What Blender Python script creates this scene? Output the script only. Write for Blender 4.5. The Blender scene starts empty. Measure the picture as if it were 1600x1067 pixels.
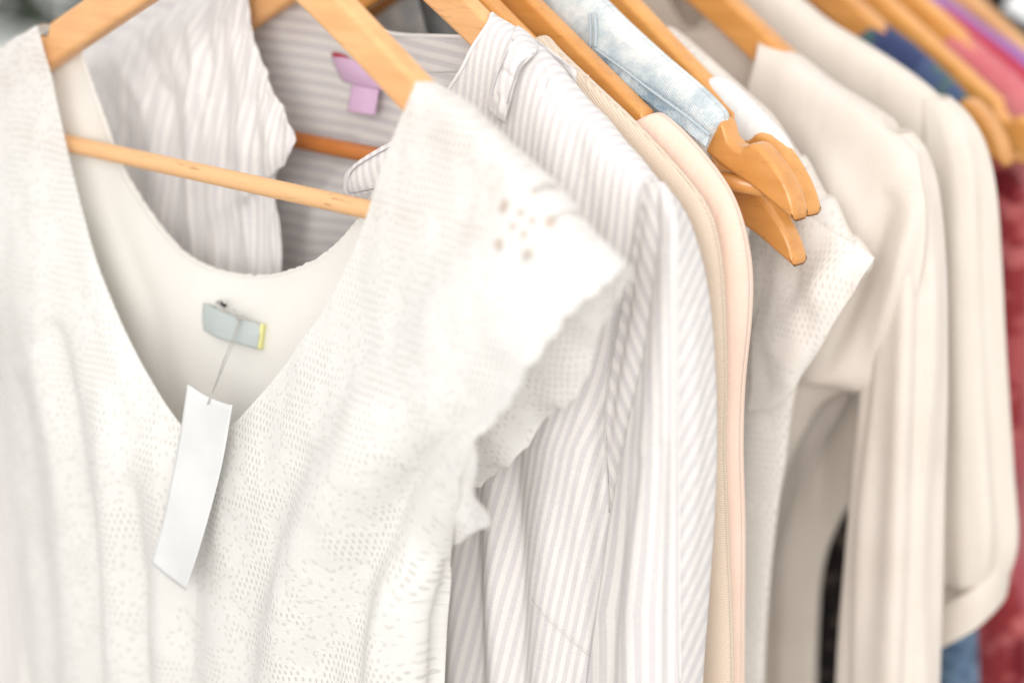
import bpy, math, random
import numpy as np
from mathutils import Vector
random.seed(7)
sc = bpy.context.scene
COL = sc.collection

# ------------------------------------------------------------------ camera
Z0 = 1.50                                   # height of the hanger apexes above the floor
TH, PH, FPX, DIST = math.radians(43), math.radians(16), 3778.0, 1.14
FW = np.array([-math.sin(TH)*math.cos(PH), math.cos(TH)*math.cos(PH), -math.sin(PH)])
RT = np.array([math.cos(TH), math.sin(TH), 0.0])
UP = np.cross(RT, FW)
def ray(x, y): return FW + RT*(x-800.0)/FPX - UP*(y-533.5)/FPX
CAM = np.array([0, 0, Z0]) - ray(386, -133)*DIST
def at(x, y, Y):
    r = ray(x, y); return CAM + r*(Y-CAM[1])/r[1]

cd = bpy.data.cameras.new('camera'); cam = bpy.data.objects.new('camera', cd); COL.objects.link(cam)
cam.location = CAM.tolist()
cam.rotation_euler = Vector(FW.tolist()).to_track_quat('-Z', 'Y').to_euler()
cd.sensor_width = 36.0; cd.lens = FPX/1600*36.0; cd.clip_start = 0.02; cd.clip_end = 200
cd.dof.use_dof = True; cd.dof.focus_distance = 1.17; cd.dof.aperture_fstop = 2.6; cd.dof.aperture_blades = 0
sc.camera = cam

# ------------------------------------------------------------------ light
w = bpy.data.worlds.new('World'); sc.world = w; w.use_nodes = True
bg = w.node_tree.nodes['Background']
bg.inputs[0].default_value = (1.0, 0.988, 0.972, 1); bg.inputs[1].default_value = 1.14
def area(name, loc, target, size, power, col):
    l = bpy.data.lights.new(name, 'AREA'); l.shape = 'RECTANGLE'; l.size = size[0]; l.size_y = size[1]
    l.energy = power; l.color = col
    o = bpy.data.objects.new(name, l); COL.objects.link(o); o.location = loc
    o.rotation_euler = (Vector(target)-Vector(loc)).to_track_quat('-Z', 'Y').to_euler(); return o
area('window_light', (1.75, -2.25, 2.15), (0.05, 0.1, 1.35), (1.8, 1.5), 62, (1.0, 0.98, 0.955))
area('side_fill_light', (2.0, -0.5, 3.0), (0.1, 0.2, 1.3), (1.6, 1.4), 10, (1.0, 0.98, 0.955))  # added fill, no real window: brightens side faces and neck openings
sc.view_settings.view_transform = 'Standard'; sc.view_settings.look = 'None'
sc.view_settings.exposure = 0.0; sc.view_settings.gamma = 1.0
sc.cycles.max_bounces = 8; sc.cycles.transparent_max_bounces = 16
sc.cycles.use_denoising = True

# ------------------------------------------------------------------ node helpers
class NT:
    def __init__(s, name):
        s.m = bpy.data.materials.new(name); s.m.use_nodes = True; s.t = s.m.node_tree; s.t.nodes.clear()
    def n(s, typ, **kw):
        nd = s.t.nodes.new(typ)
        for k, v in kw.items(): setattr(nd, k, v)
        return nd
    def link(s, a, b): s.t.links.new(a, b)
    def put(s, sock, v):
        if v is None: return
        if isinstance(v, bpy.types.NodeSocket): s.link(v, sock)
        else: sock.default_value = v
    def math(s, op, a, b=None, c=None, clamp=False):
        nd = s.n('ShaderNodeMath', operation=op, use_clamp=clamp)
        for i, v in enumerate((a, b, c)): s.put(nd.inputs[i], v) if v is not None else None
        return nd.outputs[0]
    def step(s, x, lo, hi):
        nd = s.n('ShaderNodeMapRange', interpolation_type='SMOOTHSTEP')
        s.put(nd.inputs[0], x); s.put(nd.inputs[1], lo); s.put(nd.inputs[2], hi)
        nd.inputs[3].default_value = 0; nd.inputs[4].default_value = 1; return nd.outputs[0]
    def mixc(s, f, a, b):
        nd = s.n('ShaderNodeMix', data_type='RGBA'); s.put(nd.inputs[0], f); s.put(nd.inputs[6], a); s.put(nd.inputs[7], b)
        return nd.outputs[2]
    def noise(s, vec, scale, detail=2.0, rough=0.5):
        nd = s.n('ShaderNodeTexNoise'); s.put(nd.inputs['Vector'], vec); nd.inputs['Scale'].default_value = scale
        nd.inputs['Detail'].default_value = detail; nd.inputs['Roughness'].default_value = rough; return nd.outputs['Fac']
    def uv(s, name='UVMap'):
        nd = s.n('ShaderNodeUVMap', uv_map=name); return nd.outputs[0]
    def xyz(s, v):
        nd = s.n('ShaderNodeSeparateXYZ'); s.link(v, nd.inputs[0]); return nd.outputs
    def comb(s, x, y, z=0.0):
        nd = s.n('ShaderNodeCombineXYZ')
        for i, v in enumerate((x, y, z)): s.put(nd.inputs[i], v)
        return nd.outputs[0]
    def scale(s, v, sc3):
        nd = s.n('ShaderNodeVectorMath', operation='MULTIPLY'); s.link(v, nd.inputs[0]); nd.inputs[1].default_value = sc3; return nd.outputs[0]
    def obj(s): return s.n('ShaderNodeTexCoord').outputs['Object']
    def bump(s, h, strength, dist):
        nd = s.n('ShaderNodeBump'); nd.inputs['Strength'].default_value = strength; nd.inputs['Distance'].default_value = dist
        s.link(h, nd.inputs['Height']); return nd.outputs[0]
    def bsdf(s, col, rough=0.8, sheen=0.0, coat=0.0, metal=0.0, normal=None, spec=0.3):
        b = s.n('ShaderNodeBsdfPrincipled'); s.put(b.inputs['Base Color'], col); s.put(b.inputs['Roughness'], rough)
        b.inputs['Sheen Weight'].default_value = sheen; b.inputs['Coat Weight'].default_value = coat; b.inputs['Coat Roughness'].default_value = 0.12
        b.inputs['Metallic'].default_value = metal; b.inputs['Specular IOR Level'].default_value = spec
        if normal is not None: s.link(normal, b.inputs['Normal'])
        return b.outputs[0]
    def out(s, sh):
        o = s.n('ShaderNodeOutputMaterial'); s.link(sh, o.inputs[0]); return s.m
    def cloth(s, col, normal, trans=0.22, rough=0.85, sheen=0.15):
        p = s.bsdf(col, rough, sheen, normal=normal, spec=0.15)
        t = s.n('ShaderNodeBsdfTranslucent'); s.put(t.inputs[0], col)
        m = s.n('ShaderNodeMixShader'); m.inputs[0].default_value = trans; s.link(p, m.inputs[1]); s.link(t.outputs[0], m.inputs[2])
        return m.outputs[0]

def c4(r, g, b): return (r, g, b, 1.0)
def srgb(r, g, b):
    f = lambda v: (v/255/12.92) if v/255 <= 0.04045 else ((v/255+0.055)/1.055)**2.4
    return (f(r), f(g), f(b), 1.0)

def mat_fabric(name, col, col2=None, trans=0.2, weave=1400, bump=0.25, mott=30, twill=False, rough=0.85, crease=0.0):
    t = NT(name); uv = t.uv(); x, y, _ = t.xyz(uv)
    n1 = t.noise(uv, mott, 4); n2 = t.noise(t.comb(t.math('MULTIPLY', x, 1.0), t.math('MULTIPLY', y, 0.3)), weave, 2)
    n3 = t.noise(t.comb(t.math('MULTIPLY', x, 0.3), y), weave, 2)
    h = t.math('ADD', n2, n3)
    base = t.mixc(t.step(n1, 0.3, 0.7), col, col2 or tuple(c*0.94 for c in col[:3])+(1,))
    if twill:
        wv = t.math('SINE', t.math('ADD', t.math('MULTIPLY', t.math('ADD', x, t.math('MULTIPLY', y, 1.25)), 4600.0), t.math('MULTIPLY', t.noise(uv, 260, 2), 1.5)))
        h = t.math('ADD', h, t.math('MULTIPLY', wv, 0.55))
        base = t.mixc(t.step(wv, -0.7, 0.9), tuple(c*0.87 for c in base_tuple(col))+(1,), base)
    base = t.mixc(t.math('MULTIPLY', t.step(h, 0.6, 1.4), 0.5), base, tuple(min(1, c*1.07) for c in col[:3])+(1,))
    nrm = t.bump(h, bump, 0.0006)
    if crease:
        cn = t.noise(t.comb(t.math('MULTIPLY', x, 1.6), t.math('MULTIPLY', y, 0.45)), 32, 3, 0.55)
        b2 = t.n('ShaderNodeBump'); b2.inputs['Strength'].default_value = crease; b2.inputs['Distance'].default_value = 0.010
        t.link(cn, b2.inputs['Height']); t.link(nrm, b2.inputs['Normal']); nrm = b2.outputs[0]
    return t.out(t.cloth(base, nrm, trans, rough))
def base_tuple(c): return tuple(c[:3])

def mat_stripe(name):
    t = NT(name); uv = t.uv(); su = t.xyz(t.uv('Stripe'))[0]
    wob = t.math('MULTIPLY', t.math('SUBTRACT', t.noise(uv, 900, 2), 0.5), 0.10)
    fr = t.math('FRACT', t.math('ADD', su, wob))
    d = t.math('ABSOLUTE', t.math('SUBTRACT', fr, 0.5))
    k = t.step(d, 0.21, 0.29)
    x, y, _ = t.xyz(uv)
    thread = t.noise(t.comb(t.math('MULTIPLY', x, 1.0), t.math('MULTIPLY', y, 0.25)), 1900, 2)
    thread2 = t.noise(t.comb(t.math('MULTIPLY', x, 0.25), y), 1900, 2)
    h = t.math('ADD', thread, thread2)
    g = t.mixc(t.step(thread2, 0.3, 0.7), srgb(218, 214, 215), srgb(229, 225, 225))
    wht = t.mixc(t.step(thread, 0.3, 0.7), srgb(237, 233, 230), srgb(244, 241, 238))
    col = t.mixc(k, g, wht)
    cr = t.noise(uv, 55, 4, 0.6)
    hh = t.math('ADD', t.math('MULTIPLY', h, 0.25), t.math('ADD', cr, t.math('MULTIPLY', k, 0.15)))
    return t.out(t.cloth(col, t.bump(hh, 0.35, 0.0022), 0.20, 0.85))

def mat_lace(name, col, hole_gain=1.0, motif=None):
    t = NT(name); uv = t.uv(); wn = t.n('ShaderNodeTexNoise'); t.link(uv, wn.inputs[0]); wn.inputs['Scale'].default_value = 45; wn.inputs['Detail'].default_value = 2
    off = t.n('ShaderNodeVectorMath', operation='MULTIPLY_ADD'); t.link(wn.outputs['Color'], off.inputs[0]); off.inputs[1].default_value = (0.0045,)*3; t.link(uv, off.inputs[2])
    x, y, _ = t.xyz(t.scale(off.outputs[0], (100, 100, 100)))          # centimetres
    def lattice(cw, ch):
        r = t.math('FLOOR', t.math('DIVIDE', y, ch))
        u = t.math('ADD', t.math('DIVIDE', x, cw), t.math('MULTIPLY', t.math('MODULO', t.math('ABSOLUTE', r), 2.0), 0.5))
        fu = t.math('MULTIPLY', t.math('SUBTRACT', t.math('FRACT', u), 0.5), cw)
        fv = t.math('MULTIPLY', t.math('SUBTRACT', t.math('FRACT', t.math('DIVIDE', y, ch)), 0.5), ch)
        return fu, fv
    def ell(fu, fv, a, b):
        return t.math('ADD', t.math('POWER', t.math('DIVIDE', fu, a), 2.0), t.math('POWER', t.math('DIVIDE', fv, b), 2.0))
    nu_, nv_ = lattice(0.29, 0.37)
    net = t.step(ell(nu_, nv_, 0.058, 0.140), 1.35, 0.5)
    vo = t.n('ShaderNodeTexVoronoi', feature='F1'); vo.inputs['Scale'].default_value = 0.26; vo.inputs['Randomness'].default_value = 0.75
    t.link(t.comb(x, y), vo.inputs['Vector'])
    dv = t.n('ShaderNodeVectorMath', operation='SUBTRACT'); t.link(t.comb(x, y), dv.inputs[0]); t.link(vo.outputs['Position'], dv.inputs[1])
    mu, mv, _ = t.xyz(dv.outputs[0]); rnd = t.xyz(vo.outputs['Color'])[0]
    r = t.math('SQRT', t.math('ADD', t.math('MULTIPLY', mu, mu), t.math('MULTIPLY', t.math('MULTIPLY', mv, mv), 0.62)))
    a = t.math('ADD', t.math('ARCTAN2', mv, mu), t.math('MULTIPLY', rnd, 6.0))
    lobes = t.math('COSINE', t.math('MULTIPLY', a, 5.0))
    rr = t.math('ADD', r, t.math('MULTIPLY', lobes, 0.28))
    outer = t.step(rr, 1.35, 1.45)
    big = t.noise(uv, 17, 2)
    netz = t.math('MULTIPLY', net, t.math('MULTIPLY', outer, t.step(big, 0.37, 0.47)))
    ring = t.math('MULTIPLY', t.step(rr, 0.98, 1.03), t.step(rr, 1.22, 1.16))
    slit = t.math('MULTIPLY', ring, t.step(t.math('SINE', t.math('MULTIPLY', a, 26.0)), 0.1, 0.6))
    vein = t.math('MULTIPLY', t.step(t.math('ABSOLUTE', t.math('SINE', t.math('MULTIPLY', a, 2.5))), 0.42, 0.20), t.math('MULTIPLY', t.step(r, 0.25, 0.35), t.step(r, 0.95, 0.8)))
    slit = t.math('MAXIMUM', slit, t.math('MULTIPLY', t.math('MULTIPLY', vein, t.step(t.math('SINE', t.math('MULTIPLY', r, 17.0)), 0.0, 0.5)), 0.9))
    eye = t.math('MULTIPLY', t.step(r, 0.12, 0.07), 0.5)
    hole = t.math('MULTIPLY', t.math('MAXIMUM', t.math('MAXIMUM', netz, t.math('MULTIPLY', slit, 0.6)), eye), hole_gain, clamp=True)
    if motif is not None:                    # open flower motif worked into the shoulder
        ex = t.math('SUBTRACT', x, motif[0]*100); ey = t.math('SUBTRACT', y, motif[1]*100)
        er = t.math('SQRT', t.math('ADD', t.math('MULTIPLY', ex, ex), t.math('MULTIPLY', t.math('MULTIPLY', ey, ey), 0.8))); ea = t.math('ARCTAN2', ey, ex)
        pet = t.math('MULTIPLY', t.math('MULTIPLY', t.step(er, 0.95, 1.10), t.step(er, 1.60, 1.40)), t.step(t.math('SINE', t.math('ADD', t.math('MULTIPLY', ea, 5.0), 0.6)), 0.35, 0.75))
        pet2 = t.math('MULTIPLY', t.math('MULTIPLY', t.step(er, 0.22, 0.30), t.step(er, 0.62, 0.54)), t.step(t.math('SINE', t.math('MULTIPLY', ea, 4.0)), 0.2, 0.6))
        inside = t.step(er, 2.1, 2.0)
        hole = t.math('ADD', t.math('MULTIPLY', hole, t.math('SUBTRACT', 1.0, inside)), t.math('MULTIPLY', t.math('MAXIMUM', pet, pet2), 0.5), clamp=True)
    fine = t.noise(uv, 1300, 3, 0.7); cord = t.noise(uv, 420, 2)
    hgt = t.math('ADD', t.math('MULTIPLY', t.math('SUBTRACT', 1.0, hole), 0.9), t.math('ADD', t.math('ADD', t.math('MULTIPLY', fine, 0.5), t.math('MULTIPLY', cord, 0.5)), t.math('MULTIPLY', t.step(rr, 1.4, 0.9), 0.8)))
    sh = t.cloth(t.mixc(t.step(cord, 0.35, 0.65), tuple(c*0.965 for c in col[:3])+(1,), col), t.bump(hgt, 0.4, 0.0010), 0.22, 0.9)
    tr = t.n('ShaderNodeBsdfTransparent'); m = t.n('ShaderNodeMixShader'); t.link(hole, m.inputs[0]); t.link(sh, m.inputs[1]); t.link(tr.outputs[0], m.inputs[2])
    return t.out(m.outputs[0])

def mat_wood(name, a, b, rough=0.38, coat=0.35, grain=1.0):
    t = NT(name); o = t.obj()
    n1 = t.noise(t.scale(o, (9, 120, 120)), 1.0, 4, 0.6); n2 = t.noise(t.scale(o, (60, 500, 500)), 1.0, 3, 0.6); n3 = t.noise(o, 45, 2)
    f = t.math('ADD', t.math('MULTIPLY', n1, 0.7*grain), t.math('MULTIPLY', n3, 0.3))
    col = t.mixc(t.step(f, 0.28, 0.66), a, b)
    col = t.mixc(t.math('MULTIPLY', t.step(n2, 0.56, 0.72), 0.35*grain), col, tuple(c*0.6 for c in a[:3])+(1,))
    return t.out(t.bsdf(col, t.math('ADD', rough-0.06, t.math('MULTIPLY', n3, 0.12)), 0, coat, normal=t.bump(n2, 0.12, 0.0004), spec=0.45))

def mat_denim(name, a, b):
    t = NT(name); uv = t.uv(); x, y, _ = t.xyz(uv)
    n = t.noise(uv, 60, 4, 0.65); tw = t.math('SINE', t.math('MULTIPLY', t.math('ADD', x, y), 4200.0))
    f = t.noise(uv, 700, 3, 0.7)
    col = t.mixc(t.step(t.math('ADD', t.math('MULTIPLY', n, 0.75), t.math('MULTIPLY', f, 0.25)), 0.34, 0.6), a, b)
    return t.out(t.cloth(col, t.bump(t.math('ADD', f, t.math('MULTIPLY', tw, 0.2)), 0.5, 0.0012), 0.08, 0.9))

def mat_print(name, base, cols, scale):
    t = NT(name); uv = t.uv(); col = base
    for i, c in enumerate(cols):
        v = t.n('ShaderNodeMapping'); t.link(uv, v.inputs[0]); v.inputs[1].default_value = (i*1.7, i*0.9, 0)
        col = t.mixc(t.step(t.noise(v.outputs[0], scale*(1+0.2*i), 2), 0.53, 0.6), col, c)
    return t.out(t.cloth(col, t.bump(t.noise(uv, 900, 2), 0.3, 0.0008), 0.12, 0.85))

def mat_plain(name, col, rough=0.6, metal=0.0, spec=0.3):
    t = NT(name); o = t.obj(); n = t.noise(o, 40, 3)
    return t.out(t.bsdf(t.mixc(t.step(n, 0.3, 0.7), tuple(c*0.93 for c in col[:3])+(1,), col), rough, metal=metal, spec=spec))

M = {}
M['lace'] = mat_lace('lace_white', c4(0.815, 0.805, 0.778), 0.42, motif=(float(at(822, 345, -0.02)[0]), float(at(822, 345, -0.02)[2])))
M['lace_cream'] = mat_lace('lace_cream', c4(0.89, 0.85, 0.80), 0.27)
M['lining'] = mat_fabric('lining_cream', c4(0.89, 0.873, 0.832), c4(0.88, 0.862, 0.82), trans=0.25)
M['stripe'] = mat_stripe('striped_cotton')
M['beige'] = mat_fabric('beige_twill', srgb(234, 214, 193), srgb(226, 204, 181), twill=True, trans=0.1, bump=0.5)
M['peach'] = mat_fabric('peach_crepe', srgb(250, 228, 213), srgb(248, 222, 205), trans=0.25, bump=0.15, crease=0.25)
M['white'] = mat_fabric('white_cotton', srgb(244, 242, 240), trans=0.2, crease=0.4)
M['cream'] = mat_fabric('cream_silk', srgb(237, 229, 220), srgb(231, 222, 212), trans=0.25, bump=0.12, rough=0.7, crease=0.16)
M['ivory'] = mat_fabric('ivory_silk', srgb(236, 228, 218), srgb(230, 221, 210), trans=0.25, bump=0.12, rough=0.7, crease=0.16)
M['denim'] = mat_denim('pale_denim', srgb(184, 195, 201), srgb(226, 229, 227))
M['denim_seam'] = mat_denim('denim_seam', srgb(132, 154, 170), srgb(204, 213, 217))
M['blue'] = mat_print('blue_print', srgb(74, 88, 124), [srgb(82, 110, 98), srgb(60, 70, 108)], 28)
M['red'] = mat_print('red_print', srgb(152, 56, 60), [srgb(178, 86, 88), srgb(112, 30, 38), srgb(190, 104, 104)], 34)
M['rose'] = mat_fabric('rose_pink', srgb(226, 160, 160), srgb(204, 80, 100), mott=14)
M['crimson'] = mat_fabric('crimson', srgb(200, 60, 86), mott=14)
M['purple'] = mat_fabric('purple', srgb(172, 122, 190))
M['black'] = mat_fabric('black_knit', srgb(34, 31, 30), trans=0.02)
M['blackprint'] = mat_print('black_print', srgb(38, 34, 33), [srgb(96, 86, 80)], 70)
M['jeans'] = mat_denim('blue_denim', srgb(52, 74, 104), srgb(108, 134, 160))
M['wood'] = mat_wood('honey_wood', srgb(206, 142, 72), srgb(222, 160, 88))
M['wood_matte'] = mat_wood('matte_beech', srgb(214, 158, 104), srgb(228, 176, 122), rough=0.5, coat=0.1)
M['wood_dark'] = mat_wood('amber_wood', srgb(196, 134, 68), srgb(212, 151, 84), rough=0.32, coat=0.4)
M['wood_bar'] = mat_wood('bare_dowel', srgb(202, 148, 98), srgb(224, 176, 126), rough=0.5, coat=0.05, grain=2.2)
M['wood_bar_dark'] = mat_wood('amber_dowel', srgb(170, 98, 44), srgb(192, 118, 58), rough=0.4, coat=0.2)
M['steel'] = mat_plain('polished_steel', c4(0.7, 0.7, 0.7), 0.22, 1.0)
M['paper'] = mat_plain('white_card', c4(0.655, 0.66, 0.655), 0.7)
M['grey_tape'] = mat_fabric('grey_satin', srgb(184, 192, 190), trans=0.05, rough=0.5)
M['yellow'] = mat_fabric('yellow_tape', srgb(230, 228, 160), trans=0.1)
M['lilac'] = mat_fabric('lilac_tape', srgb(216, 182, 212), trans=0.1)
M['red_tape'] = mat_fabric('red_tape', srgb(170, 42, 58), trans=0.05)
M['string'] = mat_plain('grey_thread', srgb(176, 174, 170), 0.8)
M['thread'] = mat_plain('seam_thread', srgb(205, 202, 200), 0.9)
M['stitch'] = mat_plain('stitch_thread', srgb(168, 164, 166), 0.9)
M['leaf'] = mat_plain('leaf_green', c4(0.020, 0.036, 0.009), 1.0, 0.0, 0.0)
M['plaster'] = mat_plain('pale_plaster', c4(0.72, 0.76, 0.73), 0.9)
M['floor'] = mat_plain('grey_floor', c4(0.42, 0.40, 0.38), 0.7)

# ------------------------------------------------------------------ geometry helpers
_rng = np.random.RandomState(3); _PERM = np.concatenate([_rng.permutation(256)]*2); _G = _rng.rand(256)*2*np.pi
def pnoise(x, y, seed=0):
    x = np.asarray(x, float)+seed*17.3; y = np.asarray(y, float)+seed*5.7
    xi = np.floor(x).astype(int); yi = np.floor(y).astype(int); xf = x-xi; yf = y-yi
    def g(ix, iy, dx, dy):
        h = _G[_PERM[(_PERM[ix & 255]+iy) & 255]]; return np.cos(h)*dx+np.sin(h)*dy
    u = xf**3*(xf*(xf*6-15)+10); v = yf**3*(yf*(yf*6-15)+10)
    a = g(xi, yi, xf, yf)*(1-u)+g(xi+1, yi, xf-1, yf)*u
    b = g(xi, yi+1, xf, yf-1)*(1-u)+g(xi+1, yi+1, xf-1, yf-1)*u
    return a*(1-v)+b*v

def cr(P, n, ts=None):
    P = np.asarray(P, float); k = len(P)
    Q = np.concatenate([[2*P[0]-P[1]], P, [2*P[-1]-P[-2]]])
    t = np.linspace(0, k-1, n) if ts is None else np.asarray(ts)*(k-1)
    i = np.clip(np.floor(t).astype(int), 0, k-2); f = t-i
    f = f.reshape((-1,)+(1,)*(P.ndim-1))
    p0, p1, p2, p3 = Q[i], Q[i+1], Q[i+2], Q[i+3]
    return 0.5*((2*p1)+(-p0+p2)*f+(2*p0-5*p1+4*p2-p3)*f*f+(-p0+3*p1-3*p2+p3)*f**3)

def empty(name, loc, label, cat, group=None):
    o = bpy.data.objects.new(name, None); COL.objects.link(o); o.location = loc; o.empty_display_size = 0.02
    o['label'] = label; o['category'] = cat
    if group: o['group'] = group
    return o

def link(name, me, mat, parent=None, thick=0.0, smooth=True):
    o = bpy.data.objects.new(name, me); COL.objects.link(o)
    me.materials.append(mat)
    if smooth: me.polygons.foreach_set('use_smooth', [True]*len(me.polygons))
    if parent is not None:
        o.parent = parent
        off = Vector((0, 0, 0)); p = parent
        while p is not None: off += p.location; p = p.parent
        o.location = -off                    # meshes are written in world coordinates
    if thick:
        m = o.modifiers.new('thickness', 'SOLIDIFY'); m.thickness = thick; m.offset = 0
    return o

def grids_mesh(name, grids):
    """grids: list of (P[nv,nu,3], UV[nv,nu,2], S[nv,nu,2] or None, closed_u)"""
    V, F, U, S = [], [], [], []; base = 0
    for P, UVg, Sg, closed in grids:
        nv, nu = P.shape[:2]; V.append(P.reshape(-1, 3)); U.append(UVg.reshape(-1, 2)); S.append((Sg if Sg is not None else UVg*140).reshape(-1, 2))
        i, j = np.meshgrid(np.arange(nv-1), np.arange(nu if closed else nu-1), indexing='ij'); j2 = (j+1) % nu
        f = np.stack([i*nu+j, i*nu+j2, (i+1)*nu+j2, (i+1)*nu+j], -1).reshape(-1, 4)+base
        F.append(f); base += nv*nu
    V = np.concatenate(V); F = np.concatenate(F); U = np.concatenate(U); S = np.concatenate(S)
    me = bpy.data.meshes.new(name); me.from_pydata(V.tolist(), [], F.tolist())
    li = F.reshape(-1)
    a = me.uv_layers.new(name='UVMap'); a.data.foreach_set('uv', U[li].reshape(-1))
    b = me.uv_layers.new(name='Stripe'); b.data.foreach_set('uv', S[li].reshape(-1))
    me.update(); return me

def normals(P):
    du = np.gradient(P, axis=1); dv = np.gradient(P, axis=0); n = np.cross(du, dv)
    n /= np.linalg.norm(n, axis=2, keepdims=True)+1e-12
    s = np.sign((n*(CAM-P)).sum(2).mean()); return n*(s if s else 1)

def poly_dist(X, Y, pl):
    best = np.full(X.shape, 1e9); tt = np.zeros(X.shape); L = len(pl)-1
    for i in range(L):
        ax, ay = pl[i]; bx, by = pl[i+1]; dx, dy = bx-ax, by-ay; q = dx*dx+dy*dy
        t = np.clip(((X-ax)*dx+(Y-ay)*dy)/q, 0, 1); d = np.hypot(X-ax-t*dx, Y-ay-t*dy)
        m = d < best; best = np.where(m, d, best); tt = np.where(m, (i+t)/L, tt)
    return best, tt

def patch(rows, nu, nv, folds=(), wrinkle=(), pre=None, uvmode='xz', sfun=None, jag=None, fold_gain=1.0):
    """rows of (x, y, Y): a traced control net; every point has its own distance Y along the rail."""
    C3 = np.array([[at(*p) for p in r] for r in rows]); C2 = np.array([[p[:2] for p in r] for r in rows], float)
    if pre is not None:                      # extra row that wraps over the top of the hanger
        e = C3[0].copy(); e[:, 1] += pre[0]; e[:, 2] -= pre[1]; C3 = np.concatenate([[e], C3]); C2 = np.concatenate([[C2[0]+np.array([24, -6])], C2])
    P = cr(C3, nv); P = np.swapaxes(cr(np.swapaxes(P, 0, 1), nu), 0, 1)
    X = cr(C2, nv); X = np.swapaxes(cr(np.swapaxes(X, 0, 1), nu), 0, 1)
    x, y = X[..., 0], X[..., 1]
    flat = P.copy()
    N = normals(P); d = np.zeros(x.shape)
    for pl, wd, amp in folds:
        dist, t = poly_dist(x, y, pl); amp = amp*fold_gain; tap = np.sin(np.pi*np.clip(t*0.86+0.10, 0, 1))**0.6
        d += amp*np.exp(-(dist/wd)**2)*tap
    for amp, fx, fy, seed in wrinkle:
        d += amp*pnoise(P[..., 0]*fx+0.3*P[..., 1]*fx, P[..., 2]*fy, seed)
    P = P+N*d[..., None]
    if jag is not None: P = jag(P, N)
    if uvmode == 'xz': UVg = np.stack([flat[..., 0], flat[..., 2]], -1)
    else:
        du = np.linalg.norm(np.diff(flat, axis=1), axis=2).mean(0); dv = np.linalg.norm(np.diff(flat, axis=0), axis=2).mean(1)
        uu = np.concatenate([[0], np.cumsum(du)]); vv = np.concatenate([[0], np.cumsum(dv)])
        UVg = np.stack(np.meshgrid(uu, -vv), -1)
    S = None
    if sfun is not None:
        s = sfun(x, y, flat); S = np.stack([s, np.zeros_like(s)], -1)
    return P, UVg, S, False

def tube_mesh(name, pts, rad, n=10, cap=True):
    pts = np.asarray(pts, float); k = len(pts); rad = np.full(k, rad) if np.isscalar(rad) else np.asarray(rad, float)
    T = np.gradient(pts, axis=0); T /= np.linalg.norm(T, axis=1, keepdims=True)
    ref = np.array([0.13, 0.97, 0.2]); V, F = [], []
    for i in range(k):
        a = np.cross(T[i], ref); a /= np.linalg.norm(a)+1e-9; b = np.cross(T[i], a)
        for j in range(n):
            q = 2*math.pi*j/n; V.append(pts[i]+rad[i]*(a*math.cos(q)+b*math.sin(q)))
    for i in range(k-1):
        for j in range(n): F.append((i*n+j, i*n+(j+1) % n, (i+1)*n+(j+1) % n, (i+1)*n+j))
    if cap: F += [tuple(range(n))[::-1], tuple((k-1)*n+j for j in range(n))]
    me = bpy.data.meshes.new(name); me.from_pydata([tuple(v) for v in V], [], F); me.update(); return me

def sleeve_grid(path, nv=60, nu=40, fold=0.10, seed=1, sper=None, k=5):
    """path: (x, y, Y, half width along the hanger, half width along the rail)"""
    C = np.array([list(at(p[0], p[1], p[2]))+[p[3], p[4]] for p in path]); Q = cr(C, nv)
    q = np.linspace(0, 2*np.pi, nu, endpoint=False); c = Q[:, None, :3]; t = np.linspace(0, 1, nv)[:, None]
    m = 1+fold*np.minimum(1, t*2.5)*(np.sin(k*q+3*pnoise(t*2, q*0+seed, seed))+0.6*np.sin((k+3)*q+seed))*0.6
    sx, sy = np.sign(np.cos(q))*np.abs(np.cos(q))**0.8, np.sign(np.sin(q))*np.abs(np.sin(q))**0.8
    P = np.repeat(c, nu, 1).copy(); P[..., 0] += Q[:, 3:4]*sx*m; P[..., 1] += Q[:, 4:5]*sy*m
    circ = 2*np.pi*np.mean(Q[:, 3:5]); L = np.abs(Q[0, 2]-Q[-1, 2])
    UVg = np.stack([np.repeat((q/(2*np.pi)*circ)[None], nv, 0), np.repeat(-(t*L), nu, 1)], -1)
    S = None
    if sper: S = np.stack([UVg[..., 0]/sper, UVg[..., 1]], -1)
    return P, UVg, S, True

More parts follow.
